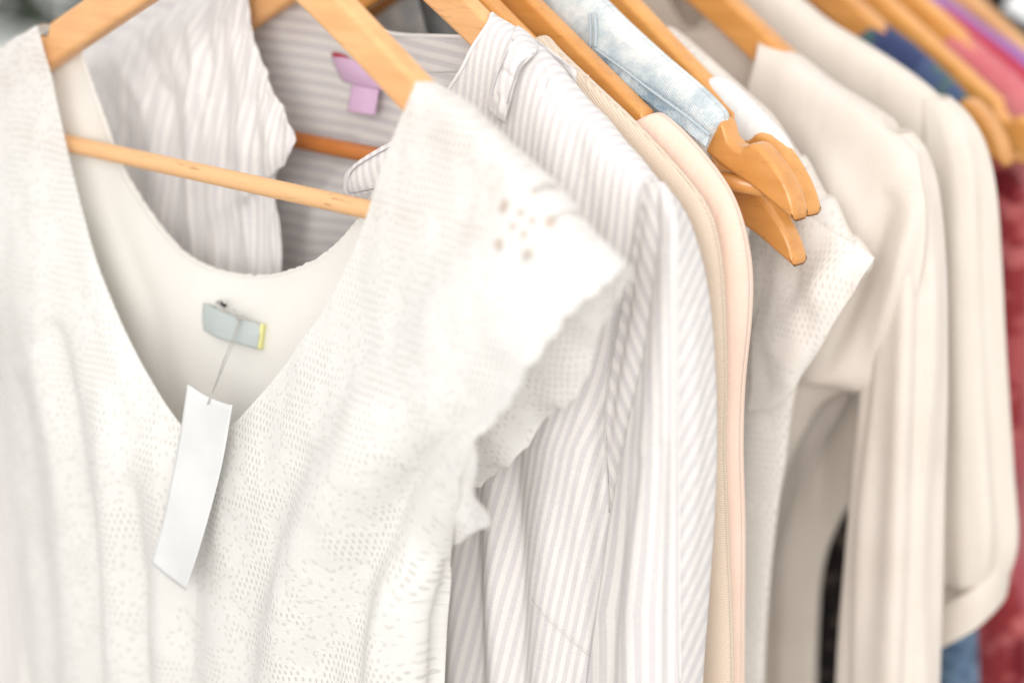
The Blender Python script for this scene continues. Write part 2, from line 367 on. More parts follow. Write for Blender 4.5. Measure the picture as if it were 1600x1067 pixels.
def hung_body(Y, outline, thick, dipf, dipb, nv=90, nu=70, fold=0.004, seed=1, yaw=0.0, sper=None, xc=0.0):
    """front and back panel of a garment hung over a hanger, from its traced right-hand outline (mirrored)"""
    R = np.array([at(x, y, Y+yaw+0.006) for x, y in outline]); X = cr(R[:, 0], nv)-xc; Zr = cr(R[:, 2], nv)
    z_top, z_bot = Zr[0], Zr[-1]; f = np.clip((z_top-Zr)/(z_top-z_bot), 0, 1); t = np.sin(np.linspace(-1, 1, nu)*np.pi/2); sh = np.argmax(X); e = np.where(np.arange(nv) < sh, 18.0, 18.0-13.0*np.clip((np.arange(nv)-sh)/12.0, 0, 1))[:, None]
    res = []
    for side, dip in ((-1, dipf), (1, dipb)):
        zc = z_bot+(z_top-dip-z_bot)*(1-f)
        a = np.abs(t)[None]**1.7; z = zc[:, None]*(1-a)+Zr[:, None]*a; x = xc+X[:, None]*t[None]
        th = np.maximum(0.0102, thick*(0.55+0.45*np.minimum(1, f*6)))[:, None]
        wv = side*th*np.sqrt(np.maximum(0, 1-np.abs(t)[None]**e))
        g = np.minimum(1, f*4)[:, None]
        wv = wv+fold*g*(1-np.abs(t)**6)[None]*(pnoise(x*38+seed, z*4, seed)*1.3+pnoise(x*90, z*9, seed+3)*0.5)
        P = np.stack([x, np.full_like(x, Y)+wv+yaw*(x/0.2)*1.0, z], -1)
        UVg = np.stack([x, z], -1); S = np.stack([x/sper, z], -1) if sper else None
        res.append((P, UVg, S, False))
    return res

def add_body(parent, body, mat, thick=0.0003):
    link('front_panel', grids_mesh('front_panel', [body[0]]), mat, parent, thick)
    link('back_panel', grids_mesh('back_panel', [body[1]]), mat, parent, thick)

def seam(parent, pts, mat, r=0.0005, name='seam'):
    P = cr(np.array([at(*p) for p in pts]), 10*len(pts)); return link(name, tube_mesh(name, P, r, 6), mat, parent)

# ------------------------------------------------------------------ setting
def box(name, lo, hi, mat):
    x0, y0, z0 = lo; x1, y1, z1 = hi
    v = [(x0, y0, z0), (x1, y0, z0), (x1, y1, z0), (x0, y1, z0), (x0, y0, z1), (x1, y0, z1), (x1, y1, z1), (x0, y1, z1)]
    f = [(0, 3, 2, 1), (4, 5, 6, 7), (0, 1, 5, 4), (1, 2, 6, 5), (2, 3, 7, 6), (3, 0, 4, 7)]
    me = bpy.data.meshes.new(name); me.from_pydata(v, [], f); return link(name, me, mat, smooth=False)
fl = box('floor', (-6, -6, -0.05), (6, 6, 0.0), M['floor']); fl['kind'] = 'structure'

# hedge and low wall far behind, seen blurred past the shoulder of the front dress
p = at(60, 60, 1.5)
lw = box('low_wall', (p[0]-2.2, 1.46, 0), (p[0]+1.1, 1.50, p[2]), M['plaster'])
lw['label'] = 'pale blurred low wall far behind the left shoulder of the front dress'; lw['category'] = 'wall'
rs = np.random.RandomState(5); V, F = [], []
for i in range(2600):
    c = np.array([p[0]-2.0+rs.rand()*2.22, 1.56+rs.rand()*0.30, p[2]-0.2+rs.rand()*0.9])
    a = rs.randn(3); a /= np.linalg.norm(a); b = np.cross(a, rs.randn(3)); b /= np.linalg.norm(b); s = 0.03+0.03*rs.rand(); k = len(V)
    V += [tuple(c-a*s), tuple(c+b*s*0.5), tuple(c+a*s), tuple(c-b*s*0.5)]; F.append((k, k+1, k+2, k+3))
me = bpy.data.meshes.new('foliage'); me.from_pydata(V, [], F)
hedge = empty('hedge', (p[0]-0.9, 1.8, 0), 'dark green out of focus hedge in the upper left corner', 'hedge')
link('foliage', me, M['leaf'], hedge, smooth=False)
link('stem', tube_mesh('stem', [(p[0]-0.9, 1.8, 0), (p[0]-0.92, 1.8, 0.5), (p[0]-0.88, 1.8, p[2]+0.3)], [0.05, 0.04, 0.02], 8), M['wood_dark'], hedge)

# ------------------------------------------------------------------ rail and hangers
RAILZ = Z0+0.085
rail = empty('clothes_rail', (0, 0, RAILZ), 'straight steel clothes rail that all the hangers hook over', 'clothes rail')
link('rail_tube', tube_mesh('rail_tube', [(0, -0.35, RAILZ), (0, 0.2, RAILZ), (0, 0.95, RAILZ)], 0.0125, 24), M['steel'], rail)
for yy in (-0.35, 0.95): link('end_cap', tube_mesh('end_cap', [(0, yy-0.006, RAILZ), (0, yy+0.006, RAILZ)], 0.0165, 24), M['steel'], rail)

def hanger(Y, half, label, wood, bar, roll=0.0, yaw=0.0, slope=0.64, dz=0.0, hh=0.011, barz=-0.130, thick=0.012, dx=0.0, slope_left=None, curl=0.24, notch=0.74):
    root = empty('wooden_hanger', (dx, Y, Z0+dz), label, 'hanger', 'wooden hangers on the rail')
    root.rotation_euler = (0, roll, yaw)
    h = half; flat = lambda x: curl*max(0.0, x-0.75*half); top = lambda x: -slope*x+flat(x)+hh+0.004*math.exp(-(x/0.03)**2); bot = lambda x: -slope*x+flat(x)-hh-0.004*math.exp(-(x/0.04)**2)
    sl = slope if slope_left is None else slope_left
    nx = [(notch+d_)*h for d_ in (0.0, 0.012, 0.035, 0.060, 0.082)]; nz = [0.0, -0.0055, -0.0072, -0.0062, -0.0006]
    def zt(x):
        if x <= nx[0]: return top(x)
        if x <= nx[-1]: return top(x)+float(np.interp(x, nx, nz))
        q = min(1.0, (x-nx[-1])/(h-nx[-1])); return zb(x)+max(0.006, (2*hh+0.001)*math.sqrt(max(0.0, 1-q*q))**0.9)
    def zb(x): return bot(x)-0.0030*max(0.0, (x-0.88*h)/(0.12*h))
    xs = sorted(set([0.0, 0.012, 0.03]+list(np.linspace(0.05, (notch-0.006)*h, 8))+nx+[nx[-1]+(h-nx[-1])*math.sin(a_) for a_ in np.linspace(0.18, 1.52, 8)]))
    st = [(-x, zt(x)+(slope-sl)*x, zb(x)+(slope-sl)*x) for x in reversed(xs[1:])]+[(x, zt(x), zb(x)) for x in xs]
    V = []
    for x, a_, b_ in st: V += [(x, -thick/2, a_), (x, -thick/2, b_), (x, thick/2, b_), (x, thick/2, a_)]
    F = [(0, 1, 2, 3), tuple(4*(len(st)-1)+k for k in (3, 2, 1, 0))]
    for i_ in range(len(st)-1):
        a_, b_ = 4*i_, 4*i_+4
        for k in range(4): F.append((a_+k, b_+k, b_+(k+1) % 4, a_+(k+1) % 4))
    me = bpy.data.meshes.new('hanger_arms'); me.from_pydata(V, [], F); me.update()
    o = bpy.data.objects.new('hanger_arms', me); COL.objects.link(o); me.materials.append(wood); o.parent = root
    bv = o.modifiers.new('bevel', 'BEVEL'); bv.width = 0.0030; bv.segments = 4; bv.use_clamp_overlap = False; bv.limit_method = 'ANGLE'; bv.angle_limit = math.radians(48)
    me.polygons.foreach_set('use_smooth', [True]*len(me.polygons))
    wn = o.modifiers.new('wn', 'WEIGHTED_NORMAL'); wn.keep_sharp = True
    bx = min(0.96*half, -barz/slope*0.985)
    b = tube_mesh('trouser_bar', [(x, 0.0, barz) for x in np.linspace(-bx, bx, 12)], 0.0046, 18)
    ob = link('trouser_bar', b, bar); ob.parent = root; ob.location = (0, 0, 0)
    a = np.linspace(-0.6*math.pi, 0.95*math.pi, 20)
    hk = [(0, 0, hh), (0, 0, 0.03), (0.0, 0, 0.045)]+[(0.0148*math.cos(t), 0, RAILZ-Z0-dz+0.0148*math.sin(t)) for t in np.linspace(-0.42*math.pi, 0.95*math.pi, 22)]
    hm = tube_mesh('hook', cr(hk, 60), 0.0017, 10); ok = link('hook', hm, M['steel']); ok.parent = root; ok.location = (0, 0, 0)
    return root

hanger(0.0, 0.205, 'matte wooden hanger with pale round bar inside the white lace dress', M['wood_matte'], M['wood_bar'], slope_left=0.505, curl=0)
hanger(0.085, 0.180, 'wooden hanger with dark amber bar inside the striped blouse', M['wood_matte'], M['wood_bar_dark'], dz=-0.011, barz=-0.118, slope_left=0.54, curl=0, thick=0.009)
hanger(0.115, 0.172, 'wooden hanger arm leading under the beige garment', M['wood'], M['wood_bar_dark'], dz=-0.0245, barz=-0.104, hh=0.010, curl=0)
hanger(0.137, 0.180, 'wooden hanger arm running down to the peach blouse', M['wood_dark'], M['wood_dark'], dz=-0.0205, barz=-0.106, thick=0.010, curl=0)
hanger(0.184, 0.196, 'amber hanger whose bare tip is the lowest of the three tips', M['wood_dark'], M['wood_dark'], dz=-0.043, barz=-0.10, yaw=math.radians(-1.0))
hanger(0.162, 0.209, 'notched wooden hanger tip sticking out of the pale denim shirt', M['wood_dark'], M['wood_dark'], dz=-0.0075, barz=-0.122, notch=0.785)
hanger(0.208, 0.195, 'wooden hanger of the white top, its tip just behind the notched tip', M['wood'], M['wood_bar_dark'], yaw=math.radians(-4.5), dz=-0.021, barz=-0.108)
hanger(0.29, 0.17, 'blurred amber hanger arm ending where the cream lace blouse meets the cream blouse', M['wood_dark'], M['wood_dark'], dz=-0.031, barz=-0.1)
hanger(0.345, 0.15, 'dark amber hanger arm of the ivory blouse, just right of the blurred hanger', M['wood_dark'], M['wood_dark'], dz=-0.040, barz=-0.09)

# ------------------------------------------------------------------ the white lace dress (front)
dress = empty('lace_dress', (-0.03, 0.0, Z0-0.07), 'white lace dress with V neck and ruffled cap sleeve, nearest on the rail', 'dress')
def Yrow(pts, ys): return [(x, y, yy) for (x, y), yy in zip(pts, ys)]
right_rows = [
 Yrow([(655,116),(722,150),(790,212),(860,284),(925,357),(982,415)], [.006,.006,.006,.006,.005,.002]),
 Yrow([(645,140),(710,178),(778,236),(845,305),(908,375),(962,428)], [-.0105,-.0105,-.0105,-.0105,-.011,-.012]),
 Yrow([(622,195),(685,245),(752,298),(818,355),(878,412),(925,458)], [-.012,-.014,-.016,-.018,-.019,-.019]),
 Yrow([(592,275),(655,330),(715,385),(780,430),(835,470),(880,498)], [-.013,-.018,-.022,-.025,-.028,-.030]),
 Yrow([(565,355),(622,418),(680,468),(735,508),(785,540),(830,560)], [-.015,-.022,-.027,-.031,-.035,-.038]),
 Yrow([(520,460),(580,520),(640,560),(695,590),(745,610),(788,618)], [-.017,-.025,-.031,-.036,-.040,-.043]),
 Yrow([(455,560),(520,610),(590,640),(650,660),(700,676),(742,682)], [-.019,-.028,-.034,-.038,-.040,-.040]),
 Yrow([(380,648),(450,690),(530,715),(600,730),(665,742),(722,748)], [-.021,-.030,-.035,-.038,-.035,-.026]),
 Yrow([(322,712),(400,762),(480,790),(560,808),(635,825),(702,845)], [-.023,-.032,-.036,-.037,-.030,-.010]),
 Yrow([(314,800),(392,850),(470,880),(550,890),(630,895),(698,905)], [-.025,-.034,-.037,-.037,-.028,-.004]),
 Yrow([(306,950),(386,970),(462,980),(540,985),(620,988),(693,990)], [-.026,-.035,-.038,-.037,-.028,-.002]),
 Yrow([(300,1090),(386,1095),(462,1098),(540,1100),(616,1100),(690,1100)], [-.026,-.034,-.036,-.035,-.027,-.002]),
 Yrow([(296,1290),(386,1290),(462,1290),(540,1290),(612,1290),(690,1290)], [-.026,-.034,-.036,-.035,-.027,-.002])]
rf = [([(770,600),(690,690),(625,780),(560,900),(500,1050),(480,1200)], 44, -0.0105), ([(720,720),(690,820),(655,960),(640,1200)], 40, 0.007),
      ([(560,660),(500,800),(445,950),(420,1200)], 40, 0.0055), ([(600,560),(560,700),(510,830)], 40, 0.003), ([(470,720),(420,850),(385,1000),(370,1200)], 26, -0.004),
      ([(560,960),(545,1200)], 22, -0.004), ([(600,900),(575,1000),(570,1200)], 22, 0.004),
      ([(350,760),(340,900),(335,1200)], 22, 0.003), ([(690,870),(672,960),(668,1200)], 13, -0.005), ([(820,330),(720,480),(650,560)], 60, 0.004), ([(740,300),(640,470),(560,560)], 30, -0.002)]
wr = [(0.0022, 26, 9, 4), (0.0010, 70, 30, 5)]
def hem_scallop(P, N):
    nv = P.shape[0]; i = np.arange(nv); k = np.clip(i/20.0, 0, 1)*np.clip((125-i)/10.0, 0, 1); P = P.copy()
    for c, a in ((-1, 1.0), (-2, 0.75), (-3, 0.5), (-4, 0.25)):
        P[:, c, 0] += a*k*(0.0013*np.abs(np.sin(i*0.33))-0.0006); P[:, c, 2] -= a*k*0.0012*np.abs(np.sin(i*0.33)); P[:, c, 1] += a*k*0.0012*np.sin(i*0.21)
    return P
gR = patch(right_rows, 150, 190, rf, wr, fold_gain=1.25, pre=(0.005, 0.010), jag=hem_scallop)
left_rows = [
 Yrow([(-72,126),(-30,96),(15,66),(62,40)], [-.001]*4),
 Yrow([(-86,165),(-40,128),(8,95),(64,62)], [-.0105]*4),
 Yrow([(-92,215),(-45,185),(15,150),(78,116)], [-.012,-.013,-.012,-.0105]),
 Yrow([(-90,290),(-40,272),(30,245),(101,222)], [-.016,-.017,-.015,-.012]),
 Yrow([(-70,390),(-20,375),(55,350),(129,335)], [-.018,-.022,-.02,-.014]),
 Yrow([(-40,480),(15,470),(95,460),(168,450)], [-.014,-.025,-.024,-.016]),
 Yrow([(-14,580),(48,572),(135,565),(216,558)], [-.008,-.027,-.028,-.019]),
 Yrow([(0,690),(70,685),(175,675),(282,664)], [-.004,-.027,-.031,-.022]),
 Yrow([(8,760),(85,750),(200,735),(322,712)], [-.002,-.026,-.033,-.023]),
 Yrow([(18,850),(100,840),(205,820),(314,800)], [-.001,-.025,-.033,-.025]),
 Yrow([(34,970),(110,965),(208,958),(306,950)], [0,-.024,-.032,-.026]),
 Yrow([(44,1090),(115,1090),(208,1090),(300,1090)], [0,-.023,-.031,-.026]),
 Yrow([(30,1290),(115,1290),(208,1290),(296,1290)], [0,-.023,-.031,-.026])]
lf = [([(85,520),(115,700),(140,880),(150,1067),(155,1250)], 16, -0.006), ([(60,560),(95,760),(112,950),(118,1200)], 18, 0.0045), ([(30,600),(50,800),(75,1000),(80,1200)], 12, -0.005),
      ([(160,620),(178,800),(185,1000),(188,1200)], 24, 0.006), ([(205,760),(214,900),(220,1067),(222,1200)], 15, -0.0045), ([(250,720),(258,900),(262,1200)], 20, 0.0035), ([(130,380),(170,520),(210,640)], 18, 0.002)]
gL = patch(left_rows, 110, 190, lf, wr, fold_gain=1.25, pre=(0.012, 0.0015))
link('front_panel', grids_mesh('front_panel', [gR, gL]), M['lace'], dress)
def back_offset(rows, dy, c1): return [[(x, y, Y+dy) for x, y, Y in r[:c1]] for r in rows]
gRl = patch(back_offset(right_rows[6:], 0.0016, 6), 90, 110, rf, wr[:1], fold_gain=1.25); gLl = patch(back_offset(left_rows[4:], 0.0016, 4), 70, 110, lf, wr[:1], fold_gain=1.25)
link('front_lining', grids_mesh('front_lining', [gRl, gLl]), M['lining'], dress)
# back panel with scooped neckline
back_rows = [
 Yrow([(126,78),(158,168),(205,285),(290,395),(390,431),(480,413),(545,362),(590,285),(640,150)], [.0095,.011,.016,.021,.023,.021,.017,.013,.0095]),
 Yrow([(112,84),(142,175),(190,295),(282,407),(390,444),(488,425),(556,372),(604,292),(652,160)], [.0095,.011,.016,.021,.023,.021,.017,.013,.0095]),
 Yrow([(60,130),(95,260),(150,380),(240,480),(372,520),(500,498),(600,440),(680,360),(740,262)], [0.0067,0.0083,0.0120,0.0158,0.0180,0.0165,0.0135,0.0090,0.0067]),
 Yrow([(0,420),(60,450),(140,520),(240,585),(362,615),(480,605),(580,580),(660,540),(720,500)], [0.0023,0.0075,0.0135,0.0173,0.0195,0.0180,0.0150,0.0090,0.0015]),
 Yrow([(10,720),(80,730),(150,740),(250,750),(360,755),(470,755),(560,750),(630,740),(690,730)], [0.0010,0.0090,0.0150,0.0180,0.0203,0.0188,0.0150,0.0090,0.0010]),
 Yrow([(34,970),(100,970),(170,970),(260,970),(360,970),(460,970),(550,970),(620,970),(690,970)], [0.0010,0.0105,0.0165,0.0188,0.0210,0.0195,0.0150,0.0105,0.0010]),
 Yrow([(30,1290),(100,1290),(170,1290),(260,1290),(360,1290),(460,1290),(550,1290),(620,1290),(690,1290)], [0.0010,0.0105,0.0165,0.0188,0.0210,0.0195,0.0150,0.0105,0.0010])]
def jag_top(P, N):
    nu = P.shape[1]; j = np.arange(nu); P = P.copy()
    for r, a in ((0, 1.0), (1, 0.6), (2, 0.2)):
        P[r, :, 2] += a*(0.0008*np.abs(np.sin(j*0.9))+0.0010*pnoise(j*0.35, j*0, 3)); P[r, :, 1] += 0.001*a*pnoise(j*0.6, j*0, 7)
    return P
gB = patch(back_rows, 200, 130, [([(110,180),(150,320),(210,480),(240,600)], 24, 0.003), ([(160,300),(230,480),(270,620)], 20, -0.002)], [(0.0018, 20, 8, 9)], jag=jag_top)
bk = link('back_panel', grids_mesh('back_panel', [gB]), M['lining'], dress, 0.0012)
# cap sleeve: shaded back layer and the ruffle that curls out under the arm
sl_rows = [
 Yrow([(984,416),(930,430),(860,480),(790,560),(720,650),(690,720)], [.001,.004,.006,.008,.010,.012]),
 Yrow([(984,424),(945,452),(890,510),(825,590),(755,680),(710,745)], [.003,.008,.012,.014,.016,.016]),
 Yrow([(978,446),(950,490),(905,560),(850,630),(780,705),(722,760)], [.006,.013,.019,.022,.022,.019]),
 Yrow([(968,470),(945,520),(915,598),(874,645),(806,715),(745,768)], [.010,.018,.025,.029,.027,.021])]
def ruff(P, N):
    nv, nu = P.shape[:2]; j = np.linspace(0, 1, nu)[None]; i = np.linspace(0, 1, nv)[:, None]
    d = 0.0045*i**1.5*np.sin(j*17+0.8*np.sin(j*9)); P = P+N*d[..., None]
    P[..., 2] += 0.0022*(i**6)*np.abs(np.sin(j*34)); return P
gS = patch(sl_rows, 120, 50, [], [(0.002, 60, 60, 3)], jag=ruff)
cur_rows = [
 Yrow([(738,690),(712,715),(690,745)], [-.039,-.034,-.026]),
 Yrow([(742,728),(715,752),(688,780)], [-.036,-.031,-.024]),
 Yrow([(752,775),(722,795),(690,812)], [-.034,-.026,-.018]),
 Yrow([(766,818),(728,832),(694,838)], [-.030,-.020,-.010]),
 Yrow([(752,826),(722,845),(700,856)], [-.022,-.014,-.006])]
gC = patch(cur_rows, 36, 50, [([(735,700),(722,760),(735,820)], 12, -0.004), ([(752,740),(748,800)], 8, 0.003)], [(0.0015, 80, 60, 6)])
link('cap_sleeve', grids_mesh('cap_sleeve', [gS, gC]), M['lace'], dress)
# the other sleeve, mirrored about the middle of the dress
def mirror(g, xc):
    P = g[0].copy(); P[..., 0] = 2*xc-P[..., 0]; return (P[:, ::-1], g[1][:, ::-1], None, g[3])
gM = patch([r[3:] for r in right_rows[:8]], 70, 90, rf, wr, pre=(0.005, 0.010))
link('cap_sleeve', grids_mesh('cap_sleeve', [mirror(gM, -0.032), mirror(gS, -0.032), mirror(gC, -0.032)]), M['lace'], dress)
# neck label: grey folded tape with a yellow end
lab = link('neck_label', grids_mesh('neck_label', [patch([Yrow([(318,473),(345,486),(380,499),(406,507)], [.013,.010,.011,.014]), Yrow([(317,495),(343,509),(378,521),(405,527)], [.012,.009,.010,.013]), Yrow([(319,516),(343,529),(378,538),(402,545)], [.012,.009,.010,.013])], 30, 12)]), M['grey_tape'], dress, 0.0006)
link('label_end', grids_mesh('label_end', [patch([Yrow([(406.5,507),(412,506),(419,508)], [.0138,.015,.021]), Yrow([(402.5,545),(408,546),(416,543)], [.0128,.015,.021])], 12, 12)]), M['yellow'], lab, 0.0006)
link('label_fold', grids_mesh('label_fold', [patch([Yrow([(318,473),(336,478),(358,486)], [.0135,.018,.022]), Yrow([(319,484),(337,489),(358,496)], [.0135,.018,.022])], 12, 8)]), M['grey_tape'], lab, 0.0006)

# price tag on its string
tag = empty('price_tag', at(325, 632, -0.02).tolist(), 'blank white card price tag hanging on a thread in the dress neck', 'price tag')
tg = [Yrow([(293,600),(318,616),(340,626),(363,633)], [-.030,-.0295,-.0295,-.030]), Yrow([(278,700),(303,712),(326,724),(345,733)], [-.036,-.0355,-.0355,-.036]),
      Yrow([(258,800),(281,814),(303,828),(317,838)], [-.0420,-.0415,-.0415,-.0420]), Yrow([(238,880),(256,896),(274,910),(290,922)], [-.046,-.0445,-.0445,-.046])]
link('card', grids_mesh('card', [patch(tg, 24, 40)]), M['paper'], tag, 0.0005)
def line(name, pts, r, mat, parent, n=30): link(name, tube_mesh(name, cr(np.array([at(*p) for p in pts]), n), r, 6), mat, parent)
line('string', [(375,496,.008),(364,528,.004),(350,562,-.006),(335,604,-.024),(329,618,-.029),(324,632,-.0312)], 0.00033, M['string'], tag)
line('string', [(377,497,.008),(367,530,.003),(352,566,-.007),(336,606,-.025),(331,620,-.029),(325,631,-.0312)], 0.00028, M['string'], tag)
line('knot', [(371,492,.0075),(377,497,.006),(372,499,.0065),(378,493,.0065),(370,498,.007)], 0.0005, M['string'], tag)
line('string', [(346,476,.014),(352,486,.009),(364,492,.007),(374,496,.0075)], 0.0003, M['string'], tag)
line('string', [(376,496,.0075),(370,488,.007),(364,483,.008)], 0.0003, M['string'], tag)
line('pin', [(338,473,.016),(344,470,.013),(351,473,.012),(354,478,.014),(347,478,.012),(341,474,.013)], 0.0006, M['steel'], tag)
line('pin', [(346,474,.012),(352,478,.0118)], 0.0009, mat_plain('dark_pin', c4(0.03, 0.03, 0.03), 0.3, 0.6), tag, 8)

# ------------------------------------------------------------------ the striped blouse
PER = 0.0046
sb = empty('striped_blouse', (0.0, 0.085, Z0-0.06), 'white and lilac grey striped cotton blouse with ruffled front behind the lace dress', 'blouse')
s1 = [
 Yrow([(-60,185),(60,118),(150,74),(235,33),(310,-6),(388,-55)], [.085]*6),
 Yrow([(-70,215),(50,150),(145,105),(235,62),(318,22),(388,-10)], [.074]*6),
 Yrow([(-75,270),(45,220),(145,180),(240,140),(325,100),(398,62)], [.070,.068,.066,.066,.066,.068]),
 Yrow([(-80,330),(42,290),(145,255),(245,215),(335,180),(424,135)], [.070,.064,.060,.060,.060,.062]),
 Yrow([(-85,390),(40,350),(150,325),(255,290),(355,250),(460,208)], [.070,.062,.058,.057,.055,.056]),
 Yrow([(-88,430),(40,400),(150,380),(255,350),(345,315),(446,256)], [.070,.062,.056,.055,.054,.053]),
 Yrow([(-88,460),(40,440),(150,420),(255,395),(345,360),(429,290)], [.070,.062,.056,.055,.056,.058]),
 Yrow([(-88,540),(40,520),(150,500),(255,480),(345,460),(442,410)], [.070,.062,.056,.055,.056,.060]),
 Yrow([(-85,800),(40,790),(150,780),(255,770),(345,760),(438,740)], [.070,.062,.056,.055,.056,.060]),
 Yrow([(-80,1290),(40,1290),(150,1290),(255,1290),(345,1290),(438,1290)], [.070,.062,.056,.055,.056,.060])]
f1 = [([(322,-20),(318,40),(330,90),(318,130)], 9, -0.0035), ([(300,40),(312,110),(300,170),(285,190)], 8, 0.004), ([(330,100),(322,150),(308,185)], 6, -0.004),
      ([(150,120),(190,200),(210,300),(215,420)], 12, -0.003), ([(180,90),(230,170),(248,280),(252,420)], 11, 0.003), ([(215,60),(262,150),(275,260),(280,430)], 10, -0.003),
      ([(262,40),(290,140),(300,280),(305,430)], 10, 0.0028), ([(345,40),(350,180),(352,300),(360,430)], 8, -0.003), ([(370,60),(378,180),(380,300),(392,430)], 9, 0.003),
      ([(400,160),(405,240),(400,320),(408,430)], 8, -0.003), ([(420,180),(428,230),(418,262)], 10, 0.0025), ([(430,290),(425,360),(432,430)], 6, 0.002)]
def scal(P, N):
    nv = P.shape[0]; i = np.arange(nv); P = P.copy(); P[:, -1, 0] += 0.0003*np.sin(i*0.8); P[:, -3:, 1] += (0.0006*np.sin(i*0.45))[:, None]; return P
gS1 = patch(s1, 170, 200, f1, [(0.0034, 120, 8, 11), (0.0020, 240, 22, 12), (0.0024, 40, 26, 15)], pre=(0.014, 0.004), jag=scal, sfun=lambda x, y, P: P[..., 0]/PER+0.8*pnoise(P[..., 0]*60, P[..., 2]*14, 4))
link('front_panel', grids_mesh('front_panel', [gS1]), M['stripe'], sb, 0.0006)
s2 = [
 Yrow([(120,40),(300,-70),(430,-22),(500,14),(560,38),(620,53),(690,56),(745,58),(800,40),(900,110)], [0.0950,0.0950,0.0975,0.0990,0.1000,0.1005,0.1000,0.0990,0.0970,0.0950]),
 Yrow([(120,90),(300,30),(430,50),(500,78),(560,98),(620,108),(690,112),(745,112),(800,120),(900,170)], [0.0950,0.0960,0.0990,0.1005,0.1015,0.1020,0.1015,0.1005,0.0980,0.0950]),
 Yrow([(120,220),(300,200),(430,190),(500,205),(560,215),(620,225),(690,235),(745,245),(800,255),(920,300)], [0.0950,0.0965,0.0990,0.1005,0.1015,0.1020,0.1015,0.1005,0.0980,0.0950]),
 Yrow([(120,420),(300,400),(430,390),(500,395),(560,400),(620,410),(690,420),(745,430),(800,440),(930,470)], [0.0945,0.0960,0.0980,0.0995,0.1005,0.1010,0.1005,0.0995,0.0980,0.0950]),
 Yrow([(120,800),(300,800),(430,800),(500,800),(560,800),(620,800),(690,800),(745,800),(800,800),(930,800)], [0.0940,0.0950,0.0960,0.0970,0.0980,0.0980,0.0980,0.0975,0.0960,0.0940]),
 Yrow([(120,1290),(300,1290),(430,1290),(500,1290),(560,1290),(620,1290),(690,1290),(745,1290),(800,1290),(930,1290)], [0.0940,0.0950,0.0960,0.0970,0.0980,0.0980,0.0980,0.0975,0.0960,0.0940])]
gS2 = patch(s2, 130, 130, [([(560,230),(500,320),(470,420)], 20, 0.004), ([(640,120),(560,200),(500,260)], 30, -0.003), ([(600,290),(540,370),(500,440)], 14, -0.003)], [(0.003, 26, 14, 14)],
            sfun=lambda x, y, P: (y-0.24*(x-560)-0.00055*(x-640)**2*0.4)/19.0)
bp = link('back_panel', grids_mesh('back_panel', [gS2]), M['stripe'], sb, 0.0006)
nb = [(430,-20,.0967),(500,15,.0982),(560,39,.0992),(620,54,.0997),(690,57,.0992),(745,59,.0982)]
line('neck_binding', nb, 0.0011, M['white'], bp, 60)
line('neck_binding', [(600,112,.1005),(650,113,.1005),(700,112,.100),(745,112,.099)], 0.0005, M['thread'], bp, 40)
s3 = [
 Yrow([(772,21),(815,50),(868,100),(925,160),(980,222),(1032,278)], [.0895]*6),
 Yrow([(764,36),(806,66),(862,116),(918,176),(974,234),(1027,290)], [.0785]*6),
 Yrow([(738,76),(796,112),(856,162),(912,217),(962,272),(1012,322)], [.072,.071,.070,.070,.070,.072]),
 Yrow([(712,125),(780,180),(845,235),(900,290),(950,345),(995,390)], [.068,.066,.064,.064,.066,.070]),
 Yrow([(672,180),(750,260),(825,330),(885,385),(935,430),(978,470)], [.064,.061,.059,.060,.063,.069]),
 Yrow([(616,226),(710,350),(800,440),(865,490),(915,530),(957,560)], [.062,.057,.055,.057,.061,.069]),
 Yrow([(600,400),(690,500),(780,570),(850,620),(905,640),(948,652)], [.058,.053,.052,.055,.060,.069]),
 Yrow([(600,600),(690,680),(770,720),(840,750),(900,760),(956,768)], [.056,.051,.050,.054,.060,.069]),
 Yrow([(600,800),(680,850),(760,880),(835,900),(900,905),(966,906)], [.055,.050,.049,.053,.060,.069]),
 Yrow([(600,1000),(680,1030),(760,1050),(830,1060),(900,1060),(960,1060)], [.055,.050,.049,.053,.060,.069]),
 Yrow([(600,1290),(680,1290),(760,1290),(830,1290),(900,1290),(955,1290)], [.055,.050,.049,.053,.060,.069])]
f3 = [([(800,720),(808,850),(812,1000),(815,1200)], 18, -0.006), ([(770,760),(772,900),(776,1067),(780,1200)], 16, 0.004), ([(740,800),(742,1000),(745,1200)], 14, -0.005), ([(712,850),(714,1200)], 14, 0.004),
      ([(870,600),(860,800),(850,1000),(845,1200)], 34, 0.004), ([(925,560),(915,700),(912,900),(905,1200)], 22, 0.0025), ([(945,640),(938,800),(925,1000)], 10, -0.002), ([(860,190),(880,320),(890,450)], 26, 0.002), ([(900,200),(920,330),(930,420)], 16, -0.0015),
      ([(846,108),(853,125),(852,150)], 4, -0.0016)]
gS3 = patch(s3, 160, 210, f3, [(0.0022, 30, 8, 21), (0.0009, 90, 30, 22)], pre=(0.003, 0.012), sfun=lambda x, y, P: (P[..., 0]+0.02*(P[..., 2]-1.38)-0.20*(P[..., 2]-1.38)*np.clip((y-250)/450, 0, 1))/0.0044)
fr = link('front_panel', grids_mesh('front_panel', [gS3]), M['stripe'], sb, 0.0006)
line('seam', [(826,936,.0475),(850,962,.048),(880,990,.051),(921,1026,.058)], 0.00022, M['thread'], fr)
E3 = gS3[0][:, 0]+np.array([0.0004, -0.001, 0]); link('neck_binding', tube_mesh('neck_binding', E3[2:150:2], 0.0009, 6), M['white'], fr)
